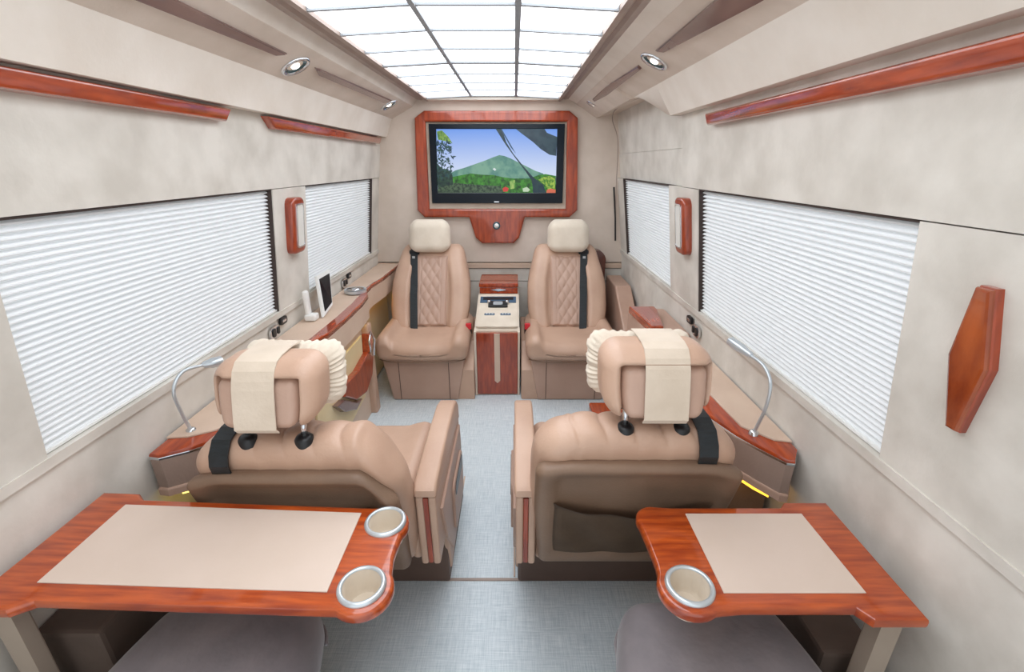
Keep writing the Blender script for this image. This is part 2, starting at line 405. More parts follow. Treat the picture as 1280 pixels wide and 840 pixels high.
# downlights on the soffits
def soffL(t): return Vector((L_ft[0] + (L_si[0] - L_ft[0]) * t, 0, L_ft[1] + (L_si[1] - L_ft[1]) * t))
def soffR(t): return Vector((R_ft[0] + (R_si[0] - R_ft[0]) * t, 0, R_ft[1] + (R_si[1] - R_ft[1]) * t))
nL = Vector((L_si[1] - L_ft[1], 0, -(L_si[0] - L_ft[0]))).normalized(); nL = -nL if nL.z > 0 else nL
nR = Vector((R_si[1] - R_ft[1], 0, -(R_si[0] - R_ft[0]))).normalized(); nR = -nR if nR.z > 0 else nR
def hit(px, py, p0, n):      # pixel ray against a plane
    d = at(px, py, D=1) - Vector((0, 0, CZ)); o = Vector((0, 0, CZ)); k = (p0 - o).dot(n) / d.dot(n); return o + d * k
def downlight(px, py, p0, n, rad, label):
    c_ = hit(px, py, p0, n); t = empty('downlight', c_, label, 'light')
    obj('bezel', lathe([(rad, -.002), (rad * 1.02, .004), (rad * .92, .009), (rad * .78, .007), (rad * .74, -.002)], c_, n), 'chrome', t, True)
    obj('reflector', lathe([(rad * .76, .004), (rad * .5, -.001), (0, -.002)], c_, n), 'glassdark', t, True)
    obj('lamp', lathe([(rad * .30, 0), (rad * .26, .006), (0, .008)], c_, n), 'spot_glow', t, True)
downlight(369, 82, soffL(0), nL, .052, 'chrome downlight in the left soffit, the nearer one, left of the brown lens strip')
downlight(486, 131, soffL(0), nL, .052, 'small chrome downlight at the far end of the left soffit')
downlight(818, 76, soffR(0), nR, .050, 'chrome downlight in the right soffit, the nearer one')
downlight(743, 131, soffR(0), nR, .050, 'small chrome downlight at the far end of the right soffit by the bulkhead')
def lens(pix, p0, n, label):
    P = [hit(x, y, p0, n) for x, y in pix]
    bm = bmesh.new(); A = [bm.verts.new(p - n * .003) for p in P]; B = [bm.verts.new(p + n * .008) for p in P]; k = len(P)
    bm.faces.new(A[::-1]); fb = bm.faces.new(B)
    for i in range(k): bm.faces.new([A[i], A[(i + 1) % k], B[(i + 1) % k], B[i]])
    bmesh.ops.bevel(bm, geom=list(fb.edges), offset=.003, segments=2, affect='EDGES')
    obj('lens_strip', bm, 'lens', label=label, cat='light cover')
lens([(90, -34), (162, -34), (232, 5), (358, 66), (342, 67)], soffL(0), nL, 'long brown glossy lens strip in the left soffit nearest the camera')
lens([(393, 84), (400, 86), (490, 125), (478, 127), (398, 93)], soffL(0), nL, 'shorter brown lens strip in the left soffit beyond the first downlight')
lens([(820, 62), (832, 63), (949, 0), (1010, -34), (945, -34), (893, 0)], soffR(0), nR, 'long brown glossy lens strip in the right soffit nearest the camera')
lens([(798, 81), (802, 85), (760, 117), (744, 126), (741, 123), (757, 108)], soffR(0), nR, 'shorter brown lens strip in the right soffit beyond the first downlight')

# wooden strips under the coves
def wood_strip(W, d0, d1, label, taper0=0, taper1=0):
    h0, h1 = -.155, -.118
    P = [(d0 + taper0, h1), (d0, h0), (d1, h0), (d1 - taper1, h1)]
    obj('wood_strip', slab(P, W, -.002, .030, .008, 3), 'wood', smooth=True, angle=40, label=label, cat='trim strip')
wood_strip(WL, Y0 + .1, 1.54, 'long glossy red wood strip under the left cove, near the camera', 0, .03)
wood_strip(WL, 1.76, 3.2, 'second red wood strip under the left cove, nearer the television', .05, .02)
wood_strip(WR, Y0 + .1, 1.68, 'long glossy red wood strip under the right cove', 0, .02)

# wall lamps with wooden frame
def sconce(W, d, h, s, label):
    t = empty('wall_lamp', W(d, h + .1, 0), label, 'wall lamp')
    obj('wood_frame', slab(rrect(d - .055, d + .055, h - .115, h + .115, .03), W, -.002, .035, .012, 3), 'wood_v', t, True, angle=50)
    obj('chrome_bezel', ring_slab(rrect(d - .034, d + .034, h - .09, h + .09, .012), rrect(d - .028, d + .028, h - .084, h + .084, .010), W, .03, .040, .001), 'chrome', t)
    obj('diffuser', slab(rrect(d - .029, d + .029, h - .085, h + .085, .010), W, .03, .0375, .001), 'sconce_glow', t)
sconce(WL, 1.955, .245, -1, 'wood framed wall lamp with white panel on the left pillar between the blinds')
sconce(WR, 1.93, .245, 1, 'wood framed wall lamp with white panel on the right pillar')
# wooden elongated diamond on the right wall
def WD(u, v, o): return WR(.650 + u, .290 + v, o)
t = empty('diamond_plaque', WR(.662, .42, 0), 'elongated red-brown wooden diamond mounted on the right wall', 'plaque')
dp = [(-.013, -.118), (.011, -.118), (.031, 0), (.010, .122), (-.008, .122), (-.031, 0)]
obj('edge', slab([(u * 1.05, v * 1.02) for u, v in dp], WD, -.002, .014, .004, 2), 'wood_v', t)
obj('face', slab(dp, WD, .010, .021, .005, 2), 'diamondface', t)

# switch panels
def switch(W, d, h, s, label):
    t = empty('switch_panel', W(d, h + .03, 0), label, 'switch')
    def q(d0, h0, w_, hh, o0, o1, m_, nm): obj(nm, slab(rrect(d + d0 - w_ / 2, d + d0 + w_ / 2, h + h0 - hh / 2, h + h0 + hh / 2, min(w_, hh) * .35, 3), W, o0, o1, .002), m_, t)
    q(.05, -.012, .055, .032, -.001, .010, 'black', 'rocker_switch'); q(.05, -.012, .030, .012, .009, .013, 'chrome', 'key')
    q(-.03, .012, .070, .052, -.001, .008, 'chrome', 'socket_plate'); q(-.04, .012, .026, .036, .006, .012, 'black', 'socket'); q(-.005, .012, .018, .030, .006, .012, 'black', 'rocker')
switch(WL, 1.77, .632, -1, 'chrome and black switch panel on the left wall behind the left headrest')
switch(WL, 2.59, .632, -1, 'small chrome switch panel on the left wall under the far blind')
switch(WR, 1.83, .65, 1, 'chrome and black switch panel on the right wall behind the right headrest')

# ------------------------------------------------------------------ television on the bulkhead
def px(x, y): p = at(x, y, D=YB); return (p.x, p.z)
sur = empty('television_surround', (at(621, 300, D=YB)), 'red wooden frame with stepped lower tab around the television', 'frame')
outer = [px(*p) for p in ((531, 139), (711, 139), (721.5, 148), (721, 262), (711, 271), (656, 271), (649, 296), (642, 303), (603, 303), (595, 296), (587, 271), (532, 271), (523, 262), (519.5, 148))]
inner = [px(*p) for p in ((540, 153), (700, 153), (708, 153), (706.5, 260.5), (700, 260.5), (656, 260.5), (645, 260.5), (636, 260.5), (606, 260.5), (598, 260.5), (587, 260.5), (545, 260.5), (538, 260.5), (533, 153))]
obj('wood_frame', ring_slab(outer, inner, WF, -.002, .045, .011), 'wood_v', sur)
obj('backing', slab([px(532, 152), px(709, 152), px(707, 261.5), px(537, 261.5)], WF, 0, .012), 'cream', sur)
e = at(621, 281, D=YB); 
obj('emblem_ring', lathe([(.026, 0), (.026, .006), (.020, .009), (.017, .004)], (e.x, YB - .045, e.z), (0, -1, 0)), 'glassdark', sur, True)
obj('emblem', lathe([(.0185, 0), (.015, .008), (0, .010)], (e.x, YB - .045, e.z), (0, -1, 0)), 'white', sur, True)
tv = empty('television', at(621, 256, D=YB), 'flat television in black bezel showing a green mountain', 'television')
def WT2(x, z, o): return Vector((x, YB - .035 - o, z))
def tp(x, y):       # picture pixel on the screen plane, via crop coordinates of the photographed screen
    return px(530 + x / 6.46, 130 + y / 6.46)
bz_o = [px(537, 155.5), px(705.3, 155.5), px(702.3, 253.5), px(541.5, 253.5)]
bz_i = [px(545.5, 161.5), px(696, 161.5), px(694, 241), px(548, 241)]
obj('bezel', ring_slab(bz_o, bz_i, WT2, -.02, .010, .002), 'screen', tv)
obj('back', slab(bz_o, WT2, -.022, -.006), 'black', tv)
def lay(name, pts, col, z, col2=None, scale=40, strength=1.0, k=.8, lo=.4, hi=.6):
    m_ = mat('picture_' + name, srgb(*col), srgb(*col2) if col2 else None, .3, scale, emit=strength * k, detail=8, lo=lo, hi=hi)
    o = obj(name, slab([tp(*p) for p in pts], WT2, -.004, z), m_, scr)
    return o
scr = obj('screen', slab(bz_i, WT2, -.006, -.004), 'screen', tv)
# sky with a vertical gradient (emission of the display)
m_ = bpy.data.materials.new('picture_sky'); m_.use_nodes = True; nt = m_.node_tree; N = nt.nodes; L = nt.links; b = N['Principled BSDF']
tc = N.new('ShaderNodeTexCoord'); sp = N.new('ShaderNodeSeparateXYZ'); L.new(tc.outputs['Generated'], sp.inputs[0]); r = N.new('ShaderNodeValToRGB')
r.color_ramp.elements[0].color = srgb(214, 226, 250); r.color_ramp.elements[0].position = .3; r.color_ramp.elements[1].color = srgb(112, 158, 240); r.color_ramp.elements[1].position = 1
L.new(sp.outputs[2], r.inputs[0]); L.new(r.outputs[0], b.inputs['Emission Color']); b.inputs['Emission Strength'].default_value = .85; b.inputs['Base Color'].default_value = (0, 0, 0, 1)
obj('picture_sky', slab([tp(105, 205), tp(1072, 205), tp(1060, 715), tp(118, 715)], WT2, -.004, -.003), m_, scr)
lay('picture_mountain', [(200, 565), (260, 535), (330, 515), (430, 480), (500, 455), (560, 430), (610, 413), (650, 420), (700, 440), (760, 470), (830, 505), (900, 540), (960, 560), (960, 640), (200, 640)], (84, 138, 128), -.0025, (126, 172, 150), 14)
lay('picture_snow', [(555, 525), (570, 515), (585, 528), (575, 540)], (225, 235, 235), -.0022)
lay('picture_forest', [(120, 590), (250, 585), (300, 575), (380, 560), (470, 570), (560, 572), (640, 590), (720, 600), (850, 600), (930, 570), (980, 565), (1062, 580), (1060, 715), (118, 715)], (18, 66, 22), -.0020, (70, 150, 46), 45, lo=.35, hi=.65)
lay('picture_bushes', [(118, 640), (200, 630), (300, 640), (420, 650), (620, 660), (640, 715), (118, 715)], (26, 48, 38), -.0016, (84, 108, 80), 60)
lay('picture_tree', [(104, 470), (150, 520), (200, 530), (235, 575), (240, 650), (118, 670)], (16, 40, 44), -.0014, (50, 84, 60), 60, lo=.4, hi=.7)
rl = random.Random(3); lf_ = None
for i in range(170):
    y_ = rl.uniform(300, 600); x_ = 108 + rl.random() ** 1.3 * (150 - abs(y_ - 430) * .25); sz = rl.uniform(5, 13); a_ = rl.uniform(0, PI)
    lf_ = merge(lf_, slab([tp(x_ + sz * 1.6 * math.cos(a_) * u + sz * .6 * math.sin(a_) * v, y_ + sz * 1.6 * math.sin(a_) * u - sz * .6 * math.cos(a_) * v) for u, v in ((-1, 0), (0, -1), (1, 0), (0, 1))], WT2, -.0034, -.0013 + rl.random() * .0002))
lo_ = obj('picture_leaves', lf_, mat('picture_leaves', srgb(22, 50, 74), srgb(52, 92, 84), .3, 30, emit=.75), scr); lo_['kind'] = 'stuff'
lay('picture_bright_leaves', [(110, 225), (150, 215), (200, 265), (235, 320), (170, 300), (120, 290)], (70, 120, 60), -.0012, (150, 186, 90), 60)
lay('picture_branch', [(740, 203), (970, 203), (990, 235), (1072, 268), (1065, 420), (1010, 410), (940, 365), (880, 310), (820, 265), (780, 235)], (36, 58, 74), -.0012, (52, 76, 88), 20)
lay('picture_vine', [(580, 203), (630, 203), (665, 310), (720, 400), (800, 500), (880, 590), (960, 650), (985, 715), (880, 715), (870, 620), (820, 545), (740, 440), (660, 330)], (24, 50, 66), -.0008, (36, 66, 70), 30)
lay('picture_thin_vine', [(618, 203), (628, 203), (735, 395), (742, 402), (700, 350)], (50, 84, 110), -.0006)
lay('picture_red_flower', [(635, 680), (660, 665), (685, 680), (675, 704), (642, 706)], (210, 60, 56), -.0010)
lay('picture_yellow_bush', [(920, 610), (960, 590), (1010, 580), (1055, 600), (1055, 690), (1000, 690), (970, 650)], (70, 130, 40), -.0005, (170, 200, 80), 60)
lay('picture_light_bush', [(690, 620), (735, 612), (730, 680), (700, 685)], (120, 170, 80), -.0010, (170, 200, 110), 60)
lay('picture_white_flower', [(795, 680), (830, 668), (855, 690), (840, 706), (800, 706)], (200, 220, 190), -.0010)
lay('picture_orange_flower', [(990, 690), (1020, 680), (1060, 690), (1058, 715), (985, 715)], (220, 110, 80), -.0003)
lay('picture_caption', [(165, 728), (236, 728), (236, 745), (165, 745)], (200, 205, 210), -.0015)
obj('picture_status_line', slab([tp(118, 716), tp(1060, 716), tp(1060, 722), tp(118, 722)], WT2, -.004, -.002), 'bar', scr)
obj('maker_mark', slab([tp(568, 782), tp(608, 782), tp(606, 790), tp(570, 790)], WT2, .009, .0112), 'chrome', tv)

# ------------------------------------------------------------------ front seats facing the camera
def front_seat(cx, s, label):
    """s=-1 left seat (belt on the left), s=+1 right seat"""
    t = empty('captain_seat', (cx, 2.78, 0), label, 'seat', 'rear facing captain seats at the bulkhead')
    bx = cx - s * .0
    # base: tapered front panel
    def fb(p):
        q = (p.z + .145) / .29
        k = .80 + .2 * q; return Vector((p.x * k, p.y, p.z))
    bm = rbox((.50, .36, .29), .012, (cx, 2.665, .148), 2, (6, 3, 4), fb)
    obj('base', bm, 'leather_pink', t, True)
    for sx in (-1, 1): obj('base_seam', strip([((cx + sx * .15, 2.4835, z), (0, -1, 0)) for z in (.01, .15, .28)], (.004, 0, 0), .0015), 'leather_deep', t)
    # side housing next to the console
    xa = cx - s * .185
    bm = slab([(2.497, .004), (3.1, .004), (3.1, .34), (2.63, .34), (2.497, .20)], lambda u, v, o: Vector((o, u, v)), xa, xa - s * .115, .006)
    obj('side_housing', bm, 'leather', t)
    # cushion with bolsters
    def fc(p):
        u = abs(p.x) / .275; z = p.z; y = p.y
        if p.z > 0: z += .040 * sm((u - .58) / .14) * (1 - .5 * sm((u - .8) / .2)) - .010 * (1 - sm((u - .3) / .3)) - .012 * sm((-y - .15) / .1)
        y += -.02 * (1 - (p.x / .275) ** 2) * (1 if p.y < 0 else 0)
        return Vector((p.x * (1 + .03 * (p.z / .06)), y, z))
    obj('seat_cushion', rbox((.55, .50, .125), .05, (cx, 2.69, .337), 5, (30, 10, 3), fc), 'leather', t, True)
    obj('cushion_piping', tube([(cx + x, 2.432 + .05 * abs(x / .26) ** 6, .282) for x in [(-.255 + .51 * i / 20) for i in range(21)]], .004, 6), 'leather_dark', t, True)
    # backrest
    def yc(z): return 2.80 + .30 * (z - .36) / .50
    def wk(z): return 1 - .19 * sm((z - .60) / .26) - .08 * sm((.52 - z) / .16)
    def fbk(p):
        z = p.z + .61; u = p.x / .255; au = abs(u)
        x = p.x * wk(z); y = p.y + yc(z)
        if p.y < 0:
            y += -.045 * sm((au - .44) / .14) * (1 - sm((z - .70) / .14)) - .01 * (1 - sm(au / .4))
        return Vector((x, y, p.z))
    bm = rbox((.51, .13, .50), .062, (0, 0, 0), 6, (36, 3, 18), fbk)
    for v in bm.verts: v.co += Vector((cx, 0, .61))
    obj('backrest', bm, 'leather', t, True)
    # quilted centre panel: dense grid following the back surface
    bm = bmesh.new(); nu, nv = 48, 84; G = []
    for j in range(nv + 1):
        row = []
        z = .395 + (.80 - .395) * j / nv
        for i in range(nu + 1):
            u = -.105 + .21 * i / nu
            a = u / .058 + (z - .4) / .082; b_ = u / .058 - (z - .4) / .082
            hgt = (abs(math.sin(PI * a)) * abs(math.sin(PI * b_))) ** .5 if abs(u) < .062 else .5 * min(1, (abs(u) - .062) / .008)
            edge = min(1, (.105 - abs(u)) / .012, (z - .395) / .012, (.80 - z) / .012)
            row.append(bm.verts.new((cx + u, yc(z) - .065 - .012 - .008 * hgt + .012 * (1 - edge), z)))
        G.append(row)
    for j in range(nv):
        for i in range(nu): bm.faces.new([G[j][i], G[j][i + 1], G[j + 1][i + 1], G[j + 1][i]])
    obj('quilted_panel', bm, 'leather_pink', t, True)
    for sx in (-1, 1):
        obj('back_seam', tube([(cx + sx * .152 * (1 - .06 * sm((z - .6) / .2)), yc(z) - .066 - .018, z) for z in [.42 + .035 * i for i in range(10)]], .0025, 6), 'leather_deep', t, True)
    # headrest with cream cover
    hy = 3.035
    for sx in (-1, 1): obj('headrest_post', tube([(cx + sx * .05, hy + .01, .80), (cx + sx * .05, hy + .01, .90)], .007), 'chrome', t, True)
    def fh(p):
        z = p.z; k = 1 - .10 * sm((z - .03) / .07) - .06 * sm((-z - .05) / .05)
        return Vector((p.x * k, p.y - .015 * (1 - (p.x / .135) ** 2) * (1 if p.y < 0 else 0) + .02 * z / .1, z))
    hr = obj('headrest', rbox((.272, .11, .205), .052, (cx - .012 * (1 if s < 0 else -1), hy, .925), 6, (8, 2, 5), fh), 'cream', t, True, label='cream cover over the headrest')
    # belt
    xb = cx + s * .095 - s * (-.02)
    pth = [((xb + s * .02 * (.84 - z) / .4 * -1, yc(z) - .065 - .026 - (.012 if z < .6 else 0), z), (0, -1, .3)) for z in [.385 + .04 * i for i in range(11)]] + [((xb, yc(.815) - .075, .82), (0, -1, .5)), ((xb, yc(.84) - .03, .85), (0, -1, 1)), ((xb, yc(.84) + .06, .86), (0, 0, 1))]
    bl = obj('seat_belt', strip(pth, (.046, 0, 0), .004), 'belt', t)
    obj('belt_guide', rbox((.066, .05, .03), .01, (xb, yc(.83) - .066, .822), 3, (2, 2, 1)), 'black', t, True)
    obj('guide_mark', box(xb - .009, xb + .009, yc(.80) - .102, yc(.80) - .099, .787, .803), 'satin', t)
    # buckle
    xq = cx - s * .262
    bk = obj('buckle', rbox((.036, .03, .07), .008, (xq, 2.66, .41), 2, (1, 1, 1)), 'black', t, True)
    obj('release_button', box(xq - .017, xq + .017, 2.638, 2.66, .41, .447, .003), 'red', t)
    return t
front_seat(-.545, -1, 'tan quilted captain seat left of the console with cream headrest and black belt')
front_seat(.342, 1, 'tan quilted captain seat right of the console with cream headrest, dark wood behind')

# console between the front seats
t = empty('centre_console', (-.105, 2.75, 0), 'cream and red wood console standing between the two far seats', 'console')
x0, x1 = -.243, .033; xc = -.105
sd = lambda u, v, o: Vector((o, u, v))
prof = [(2.565, .0), (3.2, .0), (3.2, .552), (2.93, .552), (2.60, .455), (2.565, .43)]
obj('body', slab(prof, sd, x0 + .004, x1 - .004), 'cream', t)
for a, b_ in ((x0, x0 + .012), (x1 - .012, x1)): obj('side_trim', slab([(2.552, 0), (2.60, 0), (2.60, .44), (2.552, .425)], sd, a, b_, .002), 'cream', t)
obj('front_panel', box(x0 + .013, x1 - .013, 2.548, 2.566, .012, .420, .003), 'wood_v', t)
fy = lambda u, v, o: Vector((u, 2.5485 - o, v))
obj('inlay', slab([(xc - .017, .418), (xc + .017, .418), (xc + .017, .105), (xc, .088), (xc - .017, .105)], fy, 0, .004, .001), 'ledge', t)
def top(u, v, o):   # console top surface; u = x, v = distance along
    y = 2.60 + .33 * v; z = .455 + .10 * v; return Vector((u, y, z)) + Vector((0, -.29, .957)) * o
obj('top_pad', slab(rrect(x0 + .012, x1 - .012, -.08, .98, .02), top, -.004, .008, .003), 'cream', t)
cb = obj('control_bar', slab([(x0 + .022, .66), (x1 - .022, .66), (x1 - .022, .86), (x0 + .022, .86)], top, .006, .014, .002), 'bluebar', t)
obj('display', slab([(x0 + .04, .74), (x1 - .04, .74), (x1 - .04, .83), (x0 + .04, .83)], top, .013, .0155), 'black', cb)
hd = obj('handle', slab(rrect(xc - .062, xc + .062, .50, .68, .02), top, .008, .022, .004), 'black', t)
for sx in (-1, 1): obj('knob', lathe([(.011, 0), (.010, .014), (0, .016)], top(xc + sx * .058, .64, .018), (0, -.29, .957), 14), 'chrome', hd, True)
obj('handle_plate', slab(rrect(xc - .030, xc + .030, .54, .64, .015), top, .02, .025, .001), 'satin', hd)
for sx in (-1, 1):
    vb = obj('control_mark', slab(rrect(xc + sx * .05 - .032, xc + sx * .05 + .032, .26, .32, .008), top, .007, .0105, .001), 'bluebar', t)
    for q in (-1, 0, 1): obj('key', slab(rrect(xc + sx * .05 + q * .018 - .006, xc + sx * .05 + q * .018 + .006, .27, .31, .003), top, .0095, .013), 'satin', vb)
bxw = empty('wooden_box', (xc, 3.05, .557), 'small red wooden box with winged emblem on the rear of the console', 'box')
obj('body', box(x0 + .012, x1 - .012, 2.935, 3.2, .558, .60, .003), 'wood', bxw)
obj('lid', box(x0 + .008, x1 - .008, 2.93, 3.2, .603, .628, .004), 'wood', bxw)
fe = lambda u, v, o: Vector((u, 2.935 - o, v))
em = obj('emblem', slab([(xc - .052, .586), (xc - .02, .589), (xc - .012, .592), (xc + .012, .592), (xc + .02, .589), (xc + .052, .586), (xc + .03, .579), (xc + .014, .577), (xc, .572), (xc - .014, .577), (xc - .03, .579)], fe, -.001, .004), 'chrome', bxw)

# dark wooden cabinet behind the right seat
t = obj('side_cabinet', slab(rrect(.44, .645, 0, .80, .07, 6), lambda u, v, o: Vector((u, o, v)), 3.27, 3.18, .008), mat('dark_wood', srgb(74, 30, 20), srgb(98, 44, 28), .3, 8, coat=.7), smooth=True, angle=40, label='dark wooden rounded panel standing behind the far right seat', cat='cabinet')

# ------------------------------------------------------------------ rear row seats (facing away)
def rear_seat(cx, s, name_label, ax, aw, bw=.505, dr=.4, dy=0, dz=0, hs=1):
    """s: +1 wall on the right; ax: aisle-side x of armrest; seat seen from behind"""
    t = empty('captain_seat', (cx, 1.3, 0), name_label, 'seat', 'forward facing captain seats behind the tables')
    ztop, sl = .79 + dz, -.29
    def yb(z): return .965 + dy + sl * (z - .76)
    # back cushion
    TH, HT = .155, .53; zc_ = ztop - HT / 2 - .006
    nch = 9
    def fb(p):
        z = p.z + zc_; u = p.x / (bw / 2); x = p.x; y = p.y
        ais = -s * u           # +1 at the aisle side
        k = 1 - .04 * sm((z - .66) / .13)
        drop = .085 * dr * sm((ais - .6) / .4) ** 1.3 + .02 * sm((-ais - .6) / .4)
        zz = p.z - (drop * sm((p.z + .05) / .25))
        g_ = abs(math.sin(PI * (u * 3.6 + .35 * math.sin((p.y + .08) * 18)))) ** .5
        amp = .011 * (1 - sm((abs(u) - .62) / .1))
        if p.z > .15: zz += amp * g_
        elif p.y < 0: y -= amp * g_
        return Vector((x * k, y + yb(z), zz))
    bm = rbox((bw, TH, HT), .068, (0, 0, 0), 7, (90, 5, 12), fb)
    for v in bm.verts: v.co += Vector((cx, 0, zc_))
    obj('back_cushion', bm, 'leather', t, True)
    # side bolster on the aisle side
    # rear shell
    def fs(p):
        z = p.z + .50 + dz; u = p.x / (bw / 2); ais = -s * u
        drop = .085 * dr * sm((ais - .6) / .4) ** 1.3 + .02 * sm((-ais - .6) / .4)
        y = p.y + yb(z) - .082 
        if p.y < 0: y += .014 * (1 - sm((abs(u) - .74) / .1)) * (1 - sm((z - dz - .665) / .03)) * sm((z - .33) / .05)
        return Vector((p.x * (.985 - .07 * (z < .6) * sm((.6 - z) / .35)), y, p.z - drop * sm((p.z + .02) / .2)))
    bm = rbox((bw * .985, .055, .425), .024, (0, 0, 0), 4, (30, 2, 26), fs)
    for v in bm.verts: v.co += Vector((cx, 0, .50 + dz))
    obj('back_shell', bm, 'leather_dark', t, True)
    # map pocket
    def yr(z): return yb(z) - .082 - .0275
    bm = bmesh.new(); G = []; nu, nv = 30, 12
    for j in range(nv + 1):
        row = []
        for i in range(nu + 1):
            u = -1 + 2 * i / nu
            sag = .045 * (1 - abs(u) ** 1.5) 
            z0_, z1_ = .335, .578 - sag; z = z0_ + (z1_ - z0_) * j / nv
            e_ = min(1, (1 - abs(u)) / .08, (j / nv) / .15 if j < nv else 1)
            bul = .014 * e_ + .005 * math.sin(u * 9 + j * .6) * e_ + (.006 if j == nv else 0)
            row.append(bm.verts.new((cx + u * .20, yr(z) + .010 - bul, z)))
        G.append(row)
    for j in range(nv):
        for i in range(nu): bm.faces.new([G[j][i], G[j][i + 1], G[j + 1][i + 1], G[j + 1][i]])
    bmesh.ops.solidify(bm, geom=bm.faces[:], thickness=.004)
    obj('map_pocket', bm, 'pocket', t, True)
    # base, seat cushion
    obj('base', box(min(ax + s * .012, cx + s * .245), max(ax + s * .012, cx + s * .245), 1.18, 1.62, .002, .30, .01), 'leather_deep', t)  # deeper brown puts the shadow on the base into its colour
    obj('seat_frame', box(cx - .235, cx + .235, 1.09, 1.60, .27, .33, .01), 'leather_dark', t)
    def fc(p):
        u = abs(p.x) / .24; z = p.z
        if p.z > 0: z += .018 * sm((u - .5) / .3)
        return Vector((p.x, p.y, z))
    obj('seat_cushion', rbox((.48, .44, .13), .05, (cx, 1.29, .385), 4, (14, 10, 2), fc), 'leather', t, True)
    # armrest on the aisle side: pad, side panels, stripe
    x0, x1 = sorted((ax, ax + s * aw))
    A0, A1 = 1.0, 1.50
    pp = [(A0, .520), (A0 + .001, .540), (A0 + .02, .556), (1.25, .572), (1.42, .572), (1.48, .555), (1.515, .52), (1.525, .455)]
    obj('armrest_pad', slab(pp, sd, x0, x1, .009, 3, True), 'leather', t, True, angle=45)
    side = [(1.012, .27), (1.002, .517), (1.53, .45), (1.535, .36), (1.50, .25), (1.42, .10), (1.20, .05), (1.16, .27)]
    xm0, xm1 = x0 + .004, x1 - .004; n3 = (xm1 - xm0)
    obj('arm_side', slab(side, sd, xm0, xm0 + n3 * .38, .006, 2, True), 'leather', t)
    obj('arm_side', slab(side, sd, xm1 - n3 * .38, xm1, .006, 2, True), 'leather', t)
    obj('wood_inlay', slab([(1.010, .275), (1.0, .515), (1.5, .44), (1.5, .275)], sd, xm0 + n3 * .375, xm1 - n3 * .375, .002, 1, True), 'wood_v', t)
    so = lambda u, v, o: Vector((ax - s * o, u, v))
    obj('outer_panel', slab([(1.06, .43), (1.50, .44), (1.51, .34), (1.44, .15), (1.22, .12), (1.12, .26)], so, -.006, .004, .003), 'leather_pink', t)
    pk = obj('side_pocket', slab(rrect(1.24, 1.47, .17, .36, .03), so, 0, .012, .004), 'leather_pink', t)
    obj('pocket_mouth', slab(rrect(1.26, 1.45, .30, .35, .02), so, .010, .0135), 'black', pk)
    # bit of lower hinge cover between shell and arm
    obj('hinge_cover', rbox((.03, .12, .17), .014, (x1 + .012 if s > 0 else x0 - .012, 1.09, .35), 3, (1, 3, 3)), 'leather', t, True)
    # headrest
    hx = cx + s * .024; hy, hz = .965 + dy, .909 + dz
    def fh(p):
        k = 1 - .10 * sm((-p.z) / .1) - .03 * sm((p.z - .04) / .06)
        return Vector((p.x * k, p.y + .25 * p.z - .01, p.z))
    # outer wrap with a recess for the back panel
    def fw(p):
        q = fh(p)
        if p.y < 0:
            e_ = sm((.104 - abs(p.x - s * .014) / hs) / .008) * sm((.048 - p.z / hs) / .008)
            q.y += .042 * e_
        return q
    hr = obj('headrest', rbox((.250 * hs, .13, .160 * hs), .045, (hx, hy, hz), 5, (40, 3, 34), fw), 'leather', t, True)
    def fp(p): 
        q = Vector((p.x * (1 - .12 * sm((-p.z - .0) / .08)), p.y + .25 * p.z, p.z)); return q
    obj('rear_panel', rbox((.190 * hs, .075, .120 * hs), .022, (hx + s * .014, hy - .0325, hz - .019 * hs), 4, (4, 2, 4), fp), 'leather_pink', hr, True)
    bxo = hx + s * .014
    pth = []
    prof_ = [(-.060, -.082), (-.072, -.070), (-.0735, -.03), (-.0735, .02), (-.0715, .040), (-.064, .060), (-.048, .076), (-.02, .082), (.03, .083), (.075, .078)]
    for i, (y_, z_) in enumerate(prof_):
        a = prof_[max(0, i - 1)]; b_ = prof_[min(len(prof_) - 1, i + 1)]; ty, tz = b_[0] - a[0], b_[1] - a[1]
        pth.append(((bxo, hy + y_ + (.25 * z_ if z_ < .05 else .0125) , hz + z_ * hs), (0, -tz, ty)))
    obj('cover_band', strip(pth, (.098 * hs, 0, 0), .003), 'band', hr)
    for sx in (-1, 1):
        xx = hx + s * .006 + sx * .066
        obj('headrest_post', tube([(xx, hy - .035, .775 + dz), (xx, hy - .02, .86 + dz)], .0075), 'chrome', t, True)
        obj('post_socket', lathe([(.022, -.02), (.0215, .006), (.017, .013), (.009, .016), (0, .016)], (xx, hy - .036, .780 + dz), (0, -.1, 1)), 'black', t, True)
    # ruffled pillow tied on the front of the headrest
    pw, phh = .130 * hs, .074
    def fq(p):
        u, v = p.x / pw, p.z / phh; e_ = max(abs(u), abs(v)); 
        k = sm((e_ - .55) / .45)
        ang = math.atan2(v, u); rf_ = .0035 * math.sin(ang * 44) * k
        return Vector((p.x * (1 + .05 * math.sin(ang * 17) * k * .3), p.y * (1 - .25 * k) + rf_ + .25 * p.z, p.z + .0008 * math.sin(ang * 44) * k + .010 * u * u * (v > 0)))
    obj('ruffled_pillow', rbox((2 * pw, .085, 2 * phh), .040, (hx - s * .010, hy + .080, hz - .006), 6, (70, 2, 50), fq), 'cream', t, True, label='ruffled cream pillow on the headrest front')
    # belt over the shoulder, wall side
    xb = cx + s * .142
    c0 = yb(.75 + dz); zz = ztop - .004
    P = [(a_, b_ + dz) for a_, b_ in [(c0 - .076, .712), (c0 - .082, .735), (c0 - .077, .760), (c0 - .057, .788), (c0 - .02, .799), (c0 + .03, .800), (c0 + .06, .782), (c0 + .080, .74), (c0 + .09, .70)]]
    pth = []
